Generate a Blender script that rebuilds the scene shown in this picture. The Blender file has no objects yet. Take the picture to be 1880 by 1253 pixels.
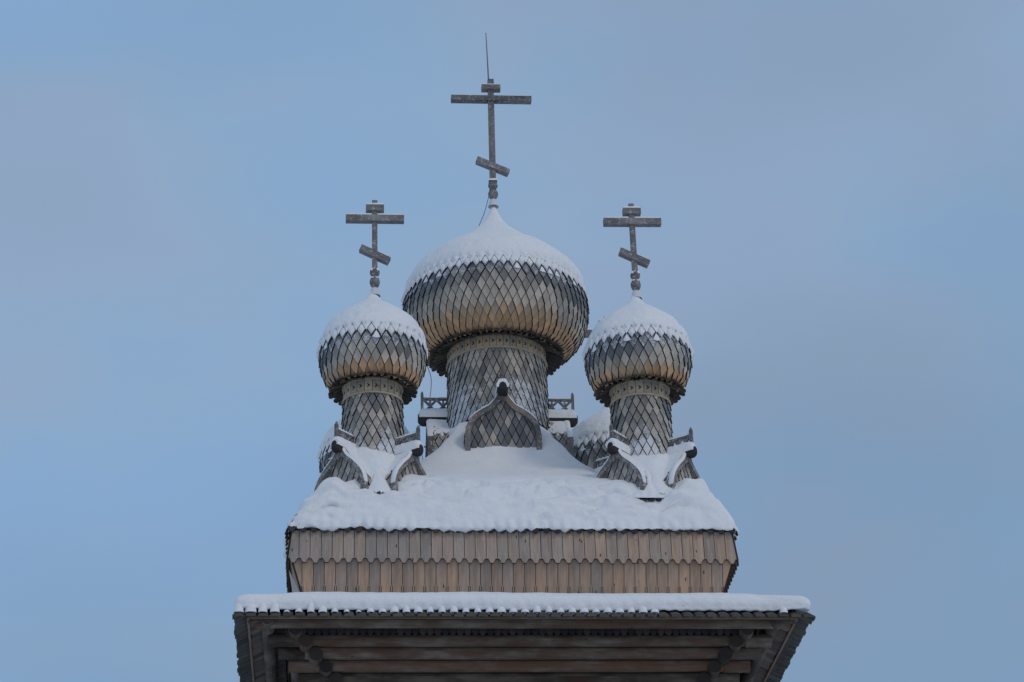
import bpy, math, random
import numpy as np
from mathutils import Matrix, Vector
random.seed(7); RNG=np.random.RandomState(11)
sc=bpy.context.scene
COL=bpy.data.collections.new('church_scene'); sc.collection.children.link(COL)
PI=math.pi; R=math.radians

# ------------------------------------------------------------------ noise
_H=RNG.rand(32,32,32)
def vnoise(p):
    p=np.asarray(p,float); i=np.floor(p).astype(int); f=p-i; f=f*f*(3-2*f); i&=31; j=(i+1)&31
    x0,y0,z0=i[...,0],i[...,1],i[...,2]; x1,y1,z1=j[...,0],j[...,1],j[...,2]
    fx,fy,fz=f[...,0],f[...,1],f[...,2]
    a=_H[x0,y0,z0]*(1-fx)+_H[x1,y0,z0]*fx; b=_H[x0,y1,z0]*(1-fx)+_H[x1,y1,z0]*fx
    c=_H[x0,y0,z1]*(1-fx)+_H[x1,y0,z1]*fx; d=_H[x0,y1,z1]*(1-fx)+_H[x1,y1,z1]*fx
    return ((a*(1-fy)+b*fy)*(1-fz)+(c*(1-fy)+d*fy)*fz)*2-1
def fbm(p,o=4):
    p=np.asarray(p,float); s=0; a=1; t=0
    for k in range(o): s=s+a*vnoise(p*2**k+17.3*k); t+=a; a*=.5
    return s/t
def sstep(a,b,x):
    t=np.clip((x-a)/(b-a),0,1); return t*t*(3-2*t)
def lin(x,xs,ys): return float(np.interp(x,xs,ys))
def catmull(pts,n=8):
    pts=np.array(pts,float); o=[]
    for i in range(len(pts)-1):
        p0=pts[max(i-1,0)];p1=pts[i];p2=pts[i+1];p3=pts[min(i+2,len(pts)-1)]
        for t in np.linspace(0,1,n,endpoint=False):
            o.append(.5*((2*p1)+(-p0+p2)*t+(2*p0-5*p1+4*p2-p3)*t*t+(-p0+3*p1-3*p2+p3)*t**3))
    o.append(pts[-1]); return np.array(o)

# ------------------------------------------------------------------ mesh builder
class MB:
    def __init__(s): s.V=[];s.F=[];s.UV=[];s.C=[];s.S=[];s.M=[]
    def poly(s,pts,uv=None,col=(.5,0,0),smooth=False,m=0):
        b=len(s.V); s.V.extend([tuple(map(float,p)) for p in pts]); s.F.append(tuple(range(b,b+len(pts))))
        s.UV.extend(uv if uv is not None else [(0,0)]*len(pts)); s.C.append(col); s.S.append(smooth); s.M.append(m)
    def prism(s,A,B,col,uvA=None,m=0,mside=None,uvo=None):
        # A outer polygon, B the matching inner polygon (same count)
        n=len(A); uo=uvo or (random.random()*9,random.random()*9)
        if uvA is None: uvA=[(0,0)]*n
        s.poly(A,[(a+uo[0],b+uo[1]) for a,b in uvA],col,m=m)
        s.poly(B[::-1],[(a+uo[0]+3,b+uo[1]) for a,b in uvA[::-1]],col,m=m)
        for i in range(n):
            j=(i+1)%n
            s.poly([A[j],A[i],B[i],B[j]],[(uvA[j][0]+uo[0],uvA[j][1]+uo[1]),(uvA[i][0]+uo[0],uvA[i][1]+uo[1]),(uvA[i][0]+uo[0]+.03,uvA[i][1]+uo[1]),(uvA[j][0]+uo[0]+.03,uvA[j][1]+uo[1])],col,m=m if mside is None else mside)
    def bar(s,p,q,w,h,up=(0,0,1),col=None,m=0,jit=0):
        p=np.array(p,float);q=np.array(q,float);d=q-p;L=np.linalg.norm(d);d/=L
        up=np.array(up,float);x=np.cross(d,up);x/=np.linalg.norm(x);u=np.cross(x,d)
        col=col or (random.random(),0,0);o=(random.random()*9,random.random()*9)
        c=[p+x*a*w/2+u*b*h/2 for a,b in((-1,-1),(1,-1),(1,1),(-1,1))];e=[k+d*L for k in c]
        W=[0,w,w+h,2*w+h,2*w+2*h]
        for i in range(4):
            j=(i+1)%4
            s.poly([c[i],c[j],e[j],e[i]],[(o[0]+W[i],o[1]),(o[0]+W[i+1],o[1]),(o[0]+W[i+1],o[1]+L),(o[0]+W[i],o[1]+L)],col,m=m)
        s.poly(c[::-1],[(o[0]+a,o[1]) for a in(0,w,w,0)],col,m=m); s.poly(e,[(o[0]+a,o[1]) for a in(0,w,w,0)],col,m=m)
    def cyl(s,p,q,r0,r1=None,n=12,col=None,m=0,mend=None,wob=0,segs=1):
        r1=r0 if r1 is None else r1
        p=np.array(p,float);q=np.array(q,float);d=q-p;L=np.linalg.norm(d);d/=L
        up=np.array((0,0,1.)) if abs(d[2])<.9 else np.array((1.,0,0)); x=np.cross(d,up);x/=np.linalg.norm(x);u=np.cross(x,d)
        col=col or (random.random(),0,0);o=(random.random()*9,random.random()*9)
        rings=[]
        for k in range(segs+1):
            t=k/segs;rr=r0+(r1-r0)*t;c=p+d*L*t
            rr2=rr*(1+wob*float(vnoise((t*L*1.1+o[0]*7,o[1]*5,.5)))); c=c+u*wob*.3*rr*float(vnoise((t*L*.6+o[1]*7,.3,o[0])))
            rings.append([c+(x*math.cos(a)+u*math.sin(a))*rr2 for a in [2*PI*i/n for i in range(n)]])
        for k in range(segs):
            for i in range(n):
                j=(i+1)%n; u0=i/n*2*PI*r0;u1=(i+1)/n*2*PI*r0;v0=L*k/segs;v1=L*(k+1)/segs
                s.poly([rings[k][j],rings[k][i],rings[k+1][i],rings[k+1][j]],[(o[0]+u1,o[1]+v0),(o[0]+u0,o[1]+v0),(o[0]+u0,o[1]+v1),(o[0]+u1,o[1]+v1)],col,True,m)
        me=m if mend is None else mend
        s.poly(rings[0],[(o[0]+math.cos(2*PI*i/n)*r0,o[1]+math.sin(2*PI*i/n)*r0) for i in range(n)],col,m=me)
        s.poly(rings[-1][::-1],[(o[0]+math.cos(2*PI*i/n)*r0,o[1]+math.sin(2*PI*i/n)*r0) for i in range(n)],col,m=me)
    def revolve(s,prof,n=48,col=(.5,0,0),m=0,c=(0,0)):
        for (r0,z0),(r1,z1) in zip(prof[:-1],prof[1:]):
            for i in range(n):
                a=2*PI*i/n;b=2*PI*(i+1)/n
                q=[(c[0]+r0*math.cos(a),c[1]+r0*math.sin(a),z0),(c[0]+r1*math.cos(a),c[1]+r1*math.sin(a),z1),(c[0]+r1*math.cos(b),c[1]+r1*math.sin(b),z1),(c[0]+r0*math.cos(b),c[1]+r0*math.sin(b),z0)]
                s.poly(q,[(a*r0,z0),(a*r1,z1),(b*r1,z1),(b*r0,z0)],col,True,m)
    def build(s,name,mats,parent=None,merge=False):
        me=bpy.data.meshes.new(name)
        me.from_pydata(s.V,[],s.F); 
        uv=me.uv_layers.new(name='UVMap'); uv.data.foreach_set('uv',np.array(s.UV,np.float32).ravel())
        at=me.attributes.new('col','FLOAT_COLOR','CORNER')
        cnt=[len(f) for f in s.F]; c=np.array([(a[0],a[1],a[2],1) for a in s.C],np.float32)
        at.data.foreach_set('color',np.repeat(c,cnt,axis=0).ravel())
        me.polygons.foreach_set('use_smooth',np.array(s.S,bool))
        me.polygons.foreach_set('material_index',np.array(s.M,np.int32))
        for m in (mats if isinstance(mats,(list,tuple)) else [mats]): me.materials.append(m)
        if merge:
            import bmesh
            b=bmesh.new();b.from_mesh(me);bmesh.ops.remove_doubles(b,verts=b.verts,dist=1e-4);b.to_mesh(me);b.free()
        me.update()
        return link(name,me,parent)
def link(name,me,parent=None):
    o=bpy.data.objects.new(name,me); COL.objects.link(o)
    if parent: o.parent=parent
    return o
def grid_mesh(name,P,mat,wrap=False,mask=None,parent=None,flip=False):
    # P: (a,b,3) array -> smooth grid mesh, optional wrap along b
    a,b=P.shape[:2]; V=P.reshape(-1,3)
    i,j=np.meshgrid(np.arange(a-1),np.arange(b if wrap else b-1),indexing='ij'); j2=(j+1)%b
    F=np.stack([i*b+j,i*b+j2,(i+1)*b+j2,(i+1)*b+j],-1).reshape(-1,4)
    if flip: F=F[:,::-1]
    if mask is not None:
        mk=mask.reshape(-1); F=F[(mk[F].sum(1)>=3)]
        used=np.zeros(len(V),bool); used[F.ravel()]=True; rem=np.cumsum(used)-1; V=V[used]; F=rem[F]
    me=bpy.data.meshes.new(name); me.from_pydata(V.tolist(),[],F.tolist())
    me.polygons.foreach_set('use_smooth',np.ones(len(F),bool)); me.materials.append(mat); me.update()
    return link(name,me,parent)
def empty(name,loc,parent=None):
    o=bpy.data.objects.new(name,None); COL.objects.link(o); o.location=loc
    if parent: o.parent=parent
    return o
def tag(o,label=None,cat=None,group=None,kind=None):
    if label:o['label']=label
    if cat:o['category']=cat
    if group:o['group']=group
    if kind:o['kind']=kind
    return o
def copy_part(o,parent,loc,rot):
    # a part copied with its sub-parts
    c=o.copy(); COL.objects.link(c); c.parent=parent; c.location=loc; c.rotation_euler=(0,0,rot)
    for ch in list(o.children):
        d=ch.copy(); COL.objects.link(d); d.parent=c
    return c

# ------------------------------------------------------------------ materials
def new_mat(name):
    m=bpy.data.materials.new(name); m.use_nodes=True; nt=m.node_tree; nt.nodes.clear()
    out=nt.nodes.new('ShaderNodeOutputMaterial'); b=nt.nodes.new('ShaderNodeBsdfPrincipled'); nt.links.new(b.outputs[0],out.inputs[0])
    return m,nt,b
def N(nt,t,**k):
    n=nt.nodes.new(t)
    for a,v in k.items(): setattr(n,a,v)
    return n
def ramp(nt,fac,stops):
    r=N(nt,'ShaderNodeValToRGB'); e=r.color_ramp.elements
    e[0].position=stops[0][0]; e[0].color=(*stops[0][1],1); e[1].position=stops[-1][0]; e[1].color=(*stops[-1][1],1)
    for p,c in stops[1:-1]: x=e.new(p); x.color=(*c,1)
    nt.links.new(fac,r.inputs[0]); return r.outputs[0]
def mixc(nt,f,a,b,mode='MIX'):
    m=N(nt,'ShaderNodeMix',data_type='RGBA',blend_type=mode); m.clamp_factor=True
    for s,v in((m.inputs[0],f),(m.inputs[6],a),(m.inputs[7],b)):
        if hasattr(v,'node'): nt.links.new(v,s)
        elif isinstance(v,(int,float)): s.default_value=v
        else: s.default_value=(*v,1)
    return m.outputs[2]
def mth(nt,op,a,b=0.,c=0.):
    m=N(nt,'ShaderNodeMath',operation=op)
    for s,v in zip(m.inputs,(a,b,c)):
        if hasattr(v,'node'): nt.links.new(v,s)
        else: s.default_value=v
    return m.outputs[0]
def wood(name,grey,grey2,tan,var=.5,grain=.45,knots=.5,rough=.85,frost_scale=60,blot=1.0,bump=.25,tri=False,jump=.7,fine=60,patch=7.):
    """weathered wood: UV in metres with the grain along v; attribute col = (random, tone, frost)"""
    m,nt,b=new_mat(name)
    uv=N(nt,'ShaderNodeUVMap'); at=N(nt,'ShaderNodeAttribute',attribute_name='col'); sp=N(nt,'ShaderNodeSeparateColor'); nt.links.new(at.outputs['Color'],sp.inputs[0])
    rnd,tone,frost=sp.outputs
    def noise(sx,sy,scale,detail=3,rough_=.6):
        mp=N(nt,'ShaderNodeCombineXYZ'); s2=N(nt,'ShaderNodeSeparateXYZ'); nt.links.new(uv.outputs[0],s2.inputs[0])
        nt.links.new(mth(nt,'MULTIPLY',s2.outputs[0],sx),mp.inputs[0]); nt.links.new(mth(nt,'MULTIPLY',s2.outputs[1],sy),mp.inputs[1]); nt.links.new(mth(nt,'MULTIPLY',rnd,13.7),mp.inputs[2])
        n=N(nt,'ShaderNodeTexNoise'); n.inputs['Scale'].default_value=scale; n.inputs['Detail'].default_value=detail; n.inputs['Roughness'].default_value=rough_
        nt.links.new(mp.outputs[0],n.inputs['Vector']); return n.outputs['Fac'],mp.outputs[0]
    g1,_=noise(fine,3,1,4); g2,_=noise(14,1.2,1,3); bl,_=noise(3.5,1.6,1,3); 
    base=mixc(nt,ramp(nt,bl,[(.35,(0,0,0)),(.65,(1,1,1))]),grey,grey2)
    tf=mth(nt,'ADD',tone,mth(nt,'MULTIPLY',mth(nt,'SUBTRACT',bl,.5),1.2*blot)); tf=mth(nt,'ADD',tf,mth(nt,'MULTIPLY',mth(nt,'SUBTRACT',rnd,.5),jump))
    tf=mth(nt,'MULTIPLY',tf,mth(nt,'GREATER_THAN',tone,.001))
    if tri:   # tone runs dark grey -> bleached -> ochre
        tt=mth(nt,'ADD',tone,mth(nt,'ADD',mth(nt,'MULTIPLY',mth(nt,'SUBTRACT',bl,.5),.5),mth(nt,'MULTIPLY',mth(nt,'SUBTRACT',rnd,.5),.20)))
        base=ramp(nt,tt,[(.06,grey2),(.42,grey),(.55,grey),(1.0,tan)])
    else: base=mixc(nt,tf,base,tan)
    v=mth(nt,'ADD',1-var/2,mth(nt,'MULTIPLY',rnd,var))
    gr=mth(nt,'ADD',1-grain*.6,mth(nt,'MULTIPLY',mth(nt,'ADD',mth(nt,'MULTIPLY',g1,.6),mth(nt,'MULTIPLY',g2,.6)),grain))
    vc=N(nt,'ShaderNodeCombineColor'); vv=mth(nt,'MULTIPLY',v,gr)
    for i in range(3): nt.links.new(vv,vc.inputs[i])
    c=mixc(nt,1.,base,vc.outputs[0],'MULTIPLY')
    # knots and short checks
    kf,kv=noise(7,2.6,1,0); vo=N(nt,'ShaderNodeTexVoronoi'); nt.links.new(kv,vo.inputs['Vector']); vo.inputs['Scale'].default_value=1.; vo.inputs['Randomness'].default_value=1.
    kn=mth(nt,'LESS_THAN',vo.outputs['Distance'],.085)
    c=mixc(nt,mth(nt,'MULTIPLY',kn,knots),c,(.03,.022,.016))
    # rime lying in the grain
    ob=N(nt,'ShaderNodeTexCoord'); fn=N(nt,'ShaderNodeTexNoise'); fn.inputs['Scale'].default_value=frost_scale; fn.inputs['Detail'].default_value=4; nt.links.new(ob.outputs['Object'],fn.inputs['Vector'])
    fn2=N(nt,'ShaderNodeTexNoise'); fn2.inputs['Scale'].default_value=patch; fn2.inputs['Detail'].default_value=2; nt.links.new(ob.outputs['Object'],fn2.inputs['Vector'])
    ff=mth(nt,'ADD',mth(nt,'MULTIPLY',fn.outputs['Fac'],.6),mth(nt,'MULTIPLY',fn2.outputs['Fac'],.4))
    ff=mth(nt,'SUBTRACT',mth(nt,'ADD',ff,mth(nt,'MULTIPLY',frost,.6)),.72); ff=mth(nt,'MULTIPLY',ff,7.); ff=mth(nt,'MULTIPLY',ff,mth(nt,'GREATER_THAN',frost,.01))
    ff=mth(nt,'MINIMUM',mth(nt,'MAXIMUM',ff,0.),.85)
    c=mixc(nt,ff,c,(.72,.75,.8))
    nt.links.new(c,b.inputs['Base Color']); b.inputs['Roughness'].default_value=rough; b.inputs['Specular IOR Level'].default_value=.25
    bp=N(nt,'ShaderNodeBump'); bp.inputs['Strength'].default_value=bump; bp.inputs['Distance'].default_value=.01; nt.links.new(vv,bp.inputs['Height']); nt.links.new(bp.outputs[0],b.inputs['Normal'])
    return m
def snow_mat(name,sc_=1.):
    m,nt,b=new_mat(name); ob=N(nt,'ShaderNodeTexCoord')
    n1=N(nt,'ShaderNodeTexNoise'); n1.inputs['Scale'].default_value=9*sc_; n1.inputs['Detail'].default_value=6; nt.links.new(ob.outputs['Object'],n1.inputs['Vector'])
    n2=N(nt,'ShaderNodeTexNoise'); n2.inputs['Scale'].default_value=55*sc_; n2.inputs['Detail'].default_value=3; nt.links.new(ob.outputs['Object'],n2.inputs['Vector'])
    nt.links.new(mixc(nt,n1.outputs['Fac'],(.80,.82,.85),(.88,.89,.91)),b.inputs['Base Color'])
    b.inputs['Roughness'].default_value=.75; b.inputs['Specular IOR Level'].default_value=.3
    b.inputs['Subsurface Weight'].default_value=.15; b.inputs['Subsurface Radius'].default_value=(.03,.04,.06)
    h=mth(nt,'ADD',mth(nt,'MULTIPLY',n1.outputs['Fac'],1.),mth(nt,'MULTIPLY',n2.outputs['Fac'],.35))
    bp=N(nt,'ShaderNodeBump'); bp.inputs['Strength'].default_value=.6; bp.inputs['Distance'].default_value=.04; nt.links.new(h,bp.inputs['Height']); nt.links.new(bp.outputs[0],b.inputs['Normal'])
    return m
SHING=wood('aspen_shingle',(.45,.405,.345),(.15,.16,.17),(.52,.325,.185),var=.42,grain=.5,knots=.2,tri=True)
GROOVE_SHADE=wood('groove_shade_wood',(.022,.022,.024),(.032,.03,.03),(.06,.04,.03),var=.5,grain=.5,knots=0)  # near-black shingle edges and core: groove shade put into the colour
SKIRT=wood('old_board_tips',(.045,.042,.04),(.07,.06,.05),(.11,.075,.05),var=.6)
BAND=wood('neck_band_wood',(.50,.42,.31),(.38,.33,.26),(.60,.40,.22),var=.3,grain=.5)
PLANK=wood('roof_plank_wood',(.37,.305,.255),(.25,.235,.23),(.50,.33,.225),var=.2,grain=1.25,knots=.8,blot=1.5,jump=.2,fine=45)
PLANK_END=wood('plank_end_grain',(.05,.04,.035),(.035,.03,.03),(.08,.05,.03),var=.5)
GREYW=wood('grey_frosty_wood',(.21,.195,.19),(.11,.105,.11),(.22,.15,.09),var=.4,grain=.9,knots=.3,frost_scale=75,patch=16.)
DARKW=wood('dark_carved_wood',(.05,.042,.045),(.035,.032,.038),(.1,.07,.05),var=.4,grain=.7)
LOGW=wood('old_log_wood',(.155,.125,.098),(.028,.023,.019),(.14,.075,.045),var=.6,grain=1.1,knots=.6,blot=1.8,fine=48)
EAVEW=wood('eave_board_wood',(.25,.21,.175),(.11,.095,.085),(.17,.11,.075),var=.7,grain=.8,blot=1.4)
EAVED=wood('mossy_eave_board_wood',(.12,.122,.113),(.055,.06,.056),(.07,.06,.05),var=.5,grain=.7)
SNOW=snow_mat('snow')
def flat(name,c,rough=.5,metal=0):
    m,nt,b=new_mat(name); ob=N(nt,'ShaderNodeTexCoord'); n=N(nt,'ShaderNodeTexNoise'); n.inputs['Scale'].default_value=30; nt.links.new(ob.outputs['Object'],n.inputs['Vector'])
    nt.links.new(mixc(nt,n.outputs['Fac'],tuple(x*.7 for x in c),tuple(min(1,x*1.3) for x in c)),b.inputs['Base Color']); b.inputs['Roughness'].default_value=rough; b.inputs['Metallic'].default_value=metal; return m
METAL=flat('weathered_steel',(.10,.10,.11),.5,.6)
PALE=wood('pale_sky_wedge',(.34,.36,.36),(.28,.30,.31),(.4,.35,.3),var=.2,grain=.3,knots=.1)
ROD=flat('rod_steel',(.16,.14,.15),.5,.5)

# ------------------------------------------------------------------ shingle lattice
def shingles(mb,P,us,nu,ss,ds,wrap=True,t=.03,tone=lambda a,b:0,frost=lambda a,b:0,m=0,me=1,clampf=None,gap=.018,skip=None,rag=.0):
    """diamond boards: P(u,s)->(pos,normal). us=unit width per cell in u; rows start at ss list; each is 2*ds long"""
    for j,s in enumerate(ss):
        off=.5*(j%2)
        for i in range(nu):
            uc=(i+off+.5)*us
            if skip and skip(uc,s): continue
            k=random.random(); tt=t*(.75+.6*random.random()); jx=(random.random()-.5)*.05*us
            pts=[(uc+jx,s,.004),(uc-us*.455+jx,s+ds*.98,tt*.6),(uc+jx*1.5,s+2*ds-gap+(random.random()-.5)*rag,tt),(uc+us*.455+jx,s+ds*.98,tt*.6)]
            if clampf:
                pts=[(clampf(a,b),b,c) for a,b,c in pts]
                if max(p[0] for p in pts)-min(p[0] for p in pts)<.01: continue
            O=[];I=[]
            for a,b,c in pts:
                p,n=P(a,b); O.append(p+n*c); I.append(p+n*-.012)
            col=(k,tone(uc,s+ds),frost(uc,s+ds)); o=(random.random()*9,random.random()*9)
            uv=[(o[0]+.06,o[1]),(o[0],o[1]+ds),(o[0]+.06,o[1]+2*ds),(o[0]+.12,o[1]+ds)]
            mb.poly(O,uv,col,m=m)
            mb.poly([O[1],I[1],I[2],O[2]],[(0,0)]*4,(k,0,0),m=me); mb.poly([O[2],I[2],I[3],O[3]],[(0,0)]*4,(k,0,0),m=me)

class Prof:
    """surface of revolution by arc length from the top"""
    def __init__(s,pts,smooth=True):
        q=catmull(pts,8) if smooth else np.array(pts,float); s.q=q
        d=np.sqrt((np.diff(q,axis=0)**2).sum(1)); s.a=np.concatenate([[0],np.cumsum(d)]); s.L=s.a[-1]
    def at(s,x):
        x=min(max(x,0),s.L); r=np.interp(x,s.a,s.q[:,0]); z=np.interp(x,s.a,s.q[:,1])
        x0=max(x-.04,0);x1=min(x+.04,s.L); dr=np.interp(x1,s.a,s.q[:,0])-np.interp(x0,s.a,s.q[:,0]); dz=np.interp(x1,s.a,s.q[:,1])-np.interp(x0,s.a,s.q[:,1])
        l=math.hypot(dr,dz)+1e-9; return r,z,-dz/l,dr/l     # normal (nr,nz), pointing out
    def P(s,u,x):
        r,z,nr,nz=s.at(x); c,n=math.cos(u),math.sin(u)
        return np.array((r*c,r*n,z)),np.array((nr*c,nr*n,nz))
    def s_of_z(s,z): return float(np.interp(-z,-s.q[:,1],s.a))

SNOWBIG=[(.05,23.92),(.09,23.82),(.14,23.72),(.28,23.52),(.5,23.31),(.85,23.02),(1.2,22.78),(1.5,22.5),(1.67,22.2),(1.74,21.85)]
BIG=[(.06,23.80),(.22,23.50),(.45,23.2),(.8,22.88),(1.15,22.64),(1.42,22.4),(1.6,22.12),(1.685,21.8),(1.68,21.5),(1.60,21.25),(1.46,21.05),(1.28,20.92),(1.12,20.86),(1.0,20.84)]
SNOWSM=[(.05,20.99),(.07,20.93),(.12,20.84),(.2,20.74),(.35,20.63),(.5,20.52),(.7,20.36),(.85,20.14),(.93,19.92),(.96,19.7)]
SMALL=[(.05,20.9),(.15,20.72),(.33,20.54),(.52,20.40),(.69,20.22),(.81,20.02),(.88,19.86),(.905,19.68),(.89,19.5),(.83,19.33),(.76,19.2),(.66,19.12),(.57,19.10)]

def dome_cfg(big):
    if big: return dict(pr=Prof(BIG),sn=Prof(SNOWBIG),N=65,ds=.15,ze=21.80,Nn=46,dsn=.153,zb0=20.60,zb1=20.88,rn0=.885,rn1=.915,zn=19.2,rb=.905,sk=[(1.25,20.78,.92),(1.15,20.745,.9)],tb=.038)
    return dict(pr=Prof(SMALL),sn=Prof(SNOWSM),N=34,ds=.155,ze=19.66,Nn=23,dsn=.15,zb0=18.83,zb1=19.11,rn0=.49,rn1=.53,zn=17.0,rb=.505,sk=[(.765,19.055,.5),(.69,19.01,.5)],tb=.034)

def build_dome(big,parent):
    c=dome_cfg(big); pr=c['pr']; mb=MB(); N_=c['N']; ds=c['ds']; us=2*PI/N_
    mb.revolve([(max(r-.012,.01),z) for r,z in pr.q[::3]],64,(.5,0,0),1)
    se=pr.s_of_z(c['ze']); s0=se-5*ds; c['se']=se
    rows=[]; s=s0
    Lc=pr.L-(.10 if big else .07)
    while s+1.05*ds<Lc: rows.append(s); s+=ds
    Lb=pr.L
    def tone(u,s):
        x=(s-se)/(Lb-se); nz=float(vnoise((math.cos(u)*2.2+5,math.sin(u)*2.2,s*1.5)))
        return max(.002,min(1.1,.0+.48*sstep(.05,.42,x)+.62*sstep(.40,.72,x)+.2*nz))
    def frost(u,s):
        x=(s-se)/ds; return max(0,.40-.22*max(0,x))
    shingles(mb,lambda u,s:pr.P(u,min(s,Lc+.25*(s-Lc))),us,N_,rows,ds,t=c['tb'],tone=tone,frost=frost,rag=.015)
    dome=mb.build('onion_dome',[SHING,GROOVE_SHADE],parent)
    # flounce of board tips under the belly
    mb=MB()
    for li,(ro,z,ri) in enumerate(c['sk']):
        n=int(N_*(.9,.8,.72)[li])
        for i in range(n):
            a=2*PI*(i+.5*li)/n; w=2*PI*ro/n*.36; e=(random.random()-.5)*.07; dz=(random.random()-.5)*.03
            d=np.array((math.cos(a),math.sin(a),0)); tn=np.array((-math.sin(a),math.cos(a),0)); 
            def q(rr,ww,zz): return d*rr+tn*ww+np.array((0,0,zz))
            zi=z+.10
            A=[q(ri,-w*.75,zi),q(ro-w*.6+e,-w,z+dz+.008),q(ro-w*.15+e,-w*.75,z+dz),q(ro+e,-w*.2,z+dz),q(ro+e,w*.2,z+dz),q(ro-w*.15+e,w*.75,z+dz),q(ro-w*.6+e,w,z+dz+.008),q(ri,w*.75,zi)]
            B=[p+np.array((0,0,.028)) for p in A]
            mb.prism(B,A,(random.random(),.002+.5*random.random(),0),[(0,0),(0,.3),(.02,.33),(.03,.35),(.05,.35),(.06,.33),(.08,.3),(.08,0)])
    ro=c['sk'][0][0]
    mb.revolve([(ro-.08,c['sk'][0][1]+.06),(c['rb']-.03,c['sk'][0][1]+.15)],64,(.3,0,0),0)
    mb.build('board_skirt',SKIRT,dome)
    # neck with shingles
    mb=MB(); rn0,rn1=c['rn0'],c['rn1']; zt=c['zb0']+.03; zb=c['zn']
    rn=Prof([(rn0-.004,zt),(rn0+(rn1-rn0)*.5,(zt+zb)/2),(rn1,zb)],False)
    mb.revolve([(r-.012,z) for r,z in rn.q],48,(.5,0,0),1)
    rows=[];s=-c['dsn']
    while s<rn.L-.1: rows.append(s); s+=c['dsn']
    def frost_n(u,s):
        x=s/rn.L
        base=.80*sstep(.05,.8,x) if not big else .44*sstep(.1,.6,x)
        return max(0,base+.3*float(vnoise((math.cos(u)*2,math.sin(u)*2,s*2+3)))-.02)
    shingles(mb,lambda u,s:rn.P(u,max(s,0)),2*PI/c['Nn'],c['Nn'],rows,c['dsn'],t=.03 if big else .036,tone=lambda u,s:.22+(.2*max(0,1-s/.5) if big else 0)+.16*float(vnoise((math.cos(u)*2,math.sin(u)*2,s*2+8))),frost=frost_n,gap=.018)
    mb.build('neck',[SHING,GROOVE_SHADE],dome)
    # carved band
    mb=MB(); rb=c['rb']; z0,z1=c['zb0'],c['zb1']; nb=c['Nn']
    for i in range(nb):
        a0=2*PI*(i+.03)/nb;a1=2*PI*(i+.97)/nb;k=random.random();o=random.random()*9
        am=(a0+a1)/2
        for b0,b1 in((a0,am),(am,a1)):
            pts=[(rb*math.cos(x),rb*math.sin(x),z) for x,z in((b0,z0),(b1,z0),(b1,z1),(b0,z1))]
            mb.poly(pts,[(o,0),(o+.06,0),(o+.06,.28),(o,.28)],(k,.35 if big else .08,0),True)
        # chevron cut-out: shade of the hollow painted as a flat dark inlay
        hw=.030;hh=.034;zc=(z0+z1)/2-.01; e=rb+.004
        def q(x,z): a=am+x/rb; return (e*math.cos(a),e*math.sin(a),zc+z)
        for sg in(1,-1):
            A=[q(-hw,sg*hh),q(-hw*.1,sg*hh*.9),q(hw,0),q(0,0)]
            mb.poly(A if sg<0 else A[::-1],None,(.2,0,0),m=1)
    mb.revolve([(rb-.03,z1),(rb+.02,z1),(rb+.02,z1-.03),(rb,z1-.03)],48,(.3,.1,0),0)
    mb.revolve([(rb,z0+.018),(rb+.022,z0+.018),(rb+.026,z0+.002),(rb+.022,z0-.012),(rb-.02,z0-.012)],64,(.4,.1,0),0)
    mb.build('carved_band',[BAND,GROOVE_SHADE],dome)
    return dome,c

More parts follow.
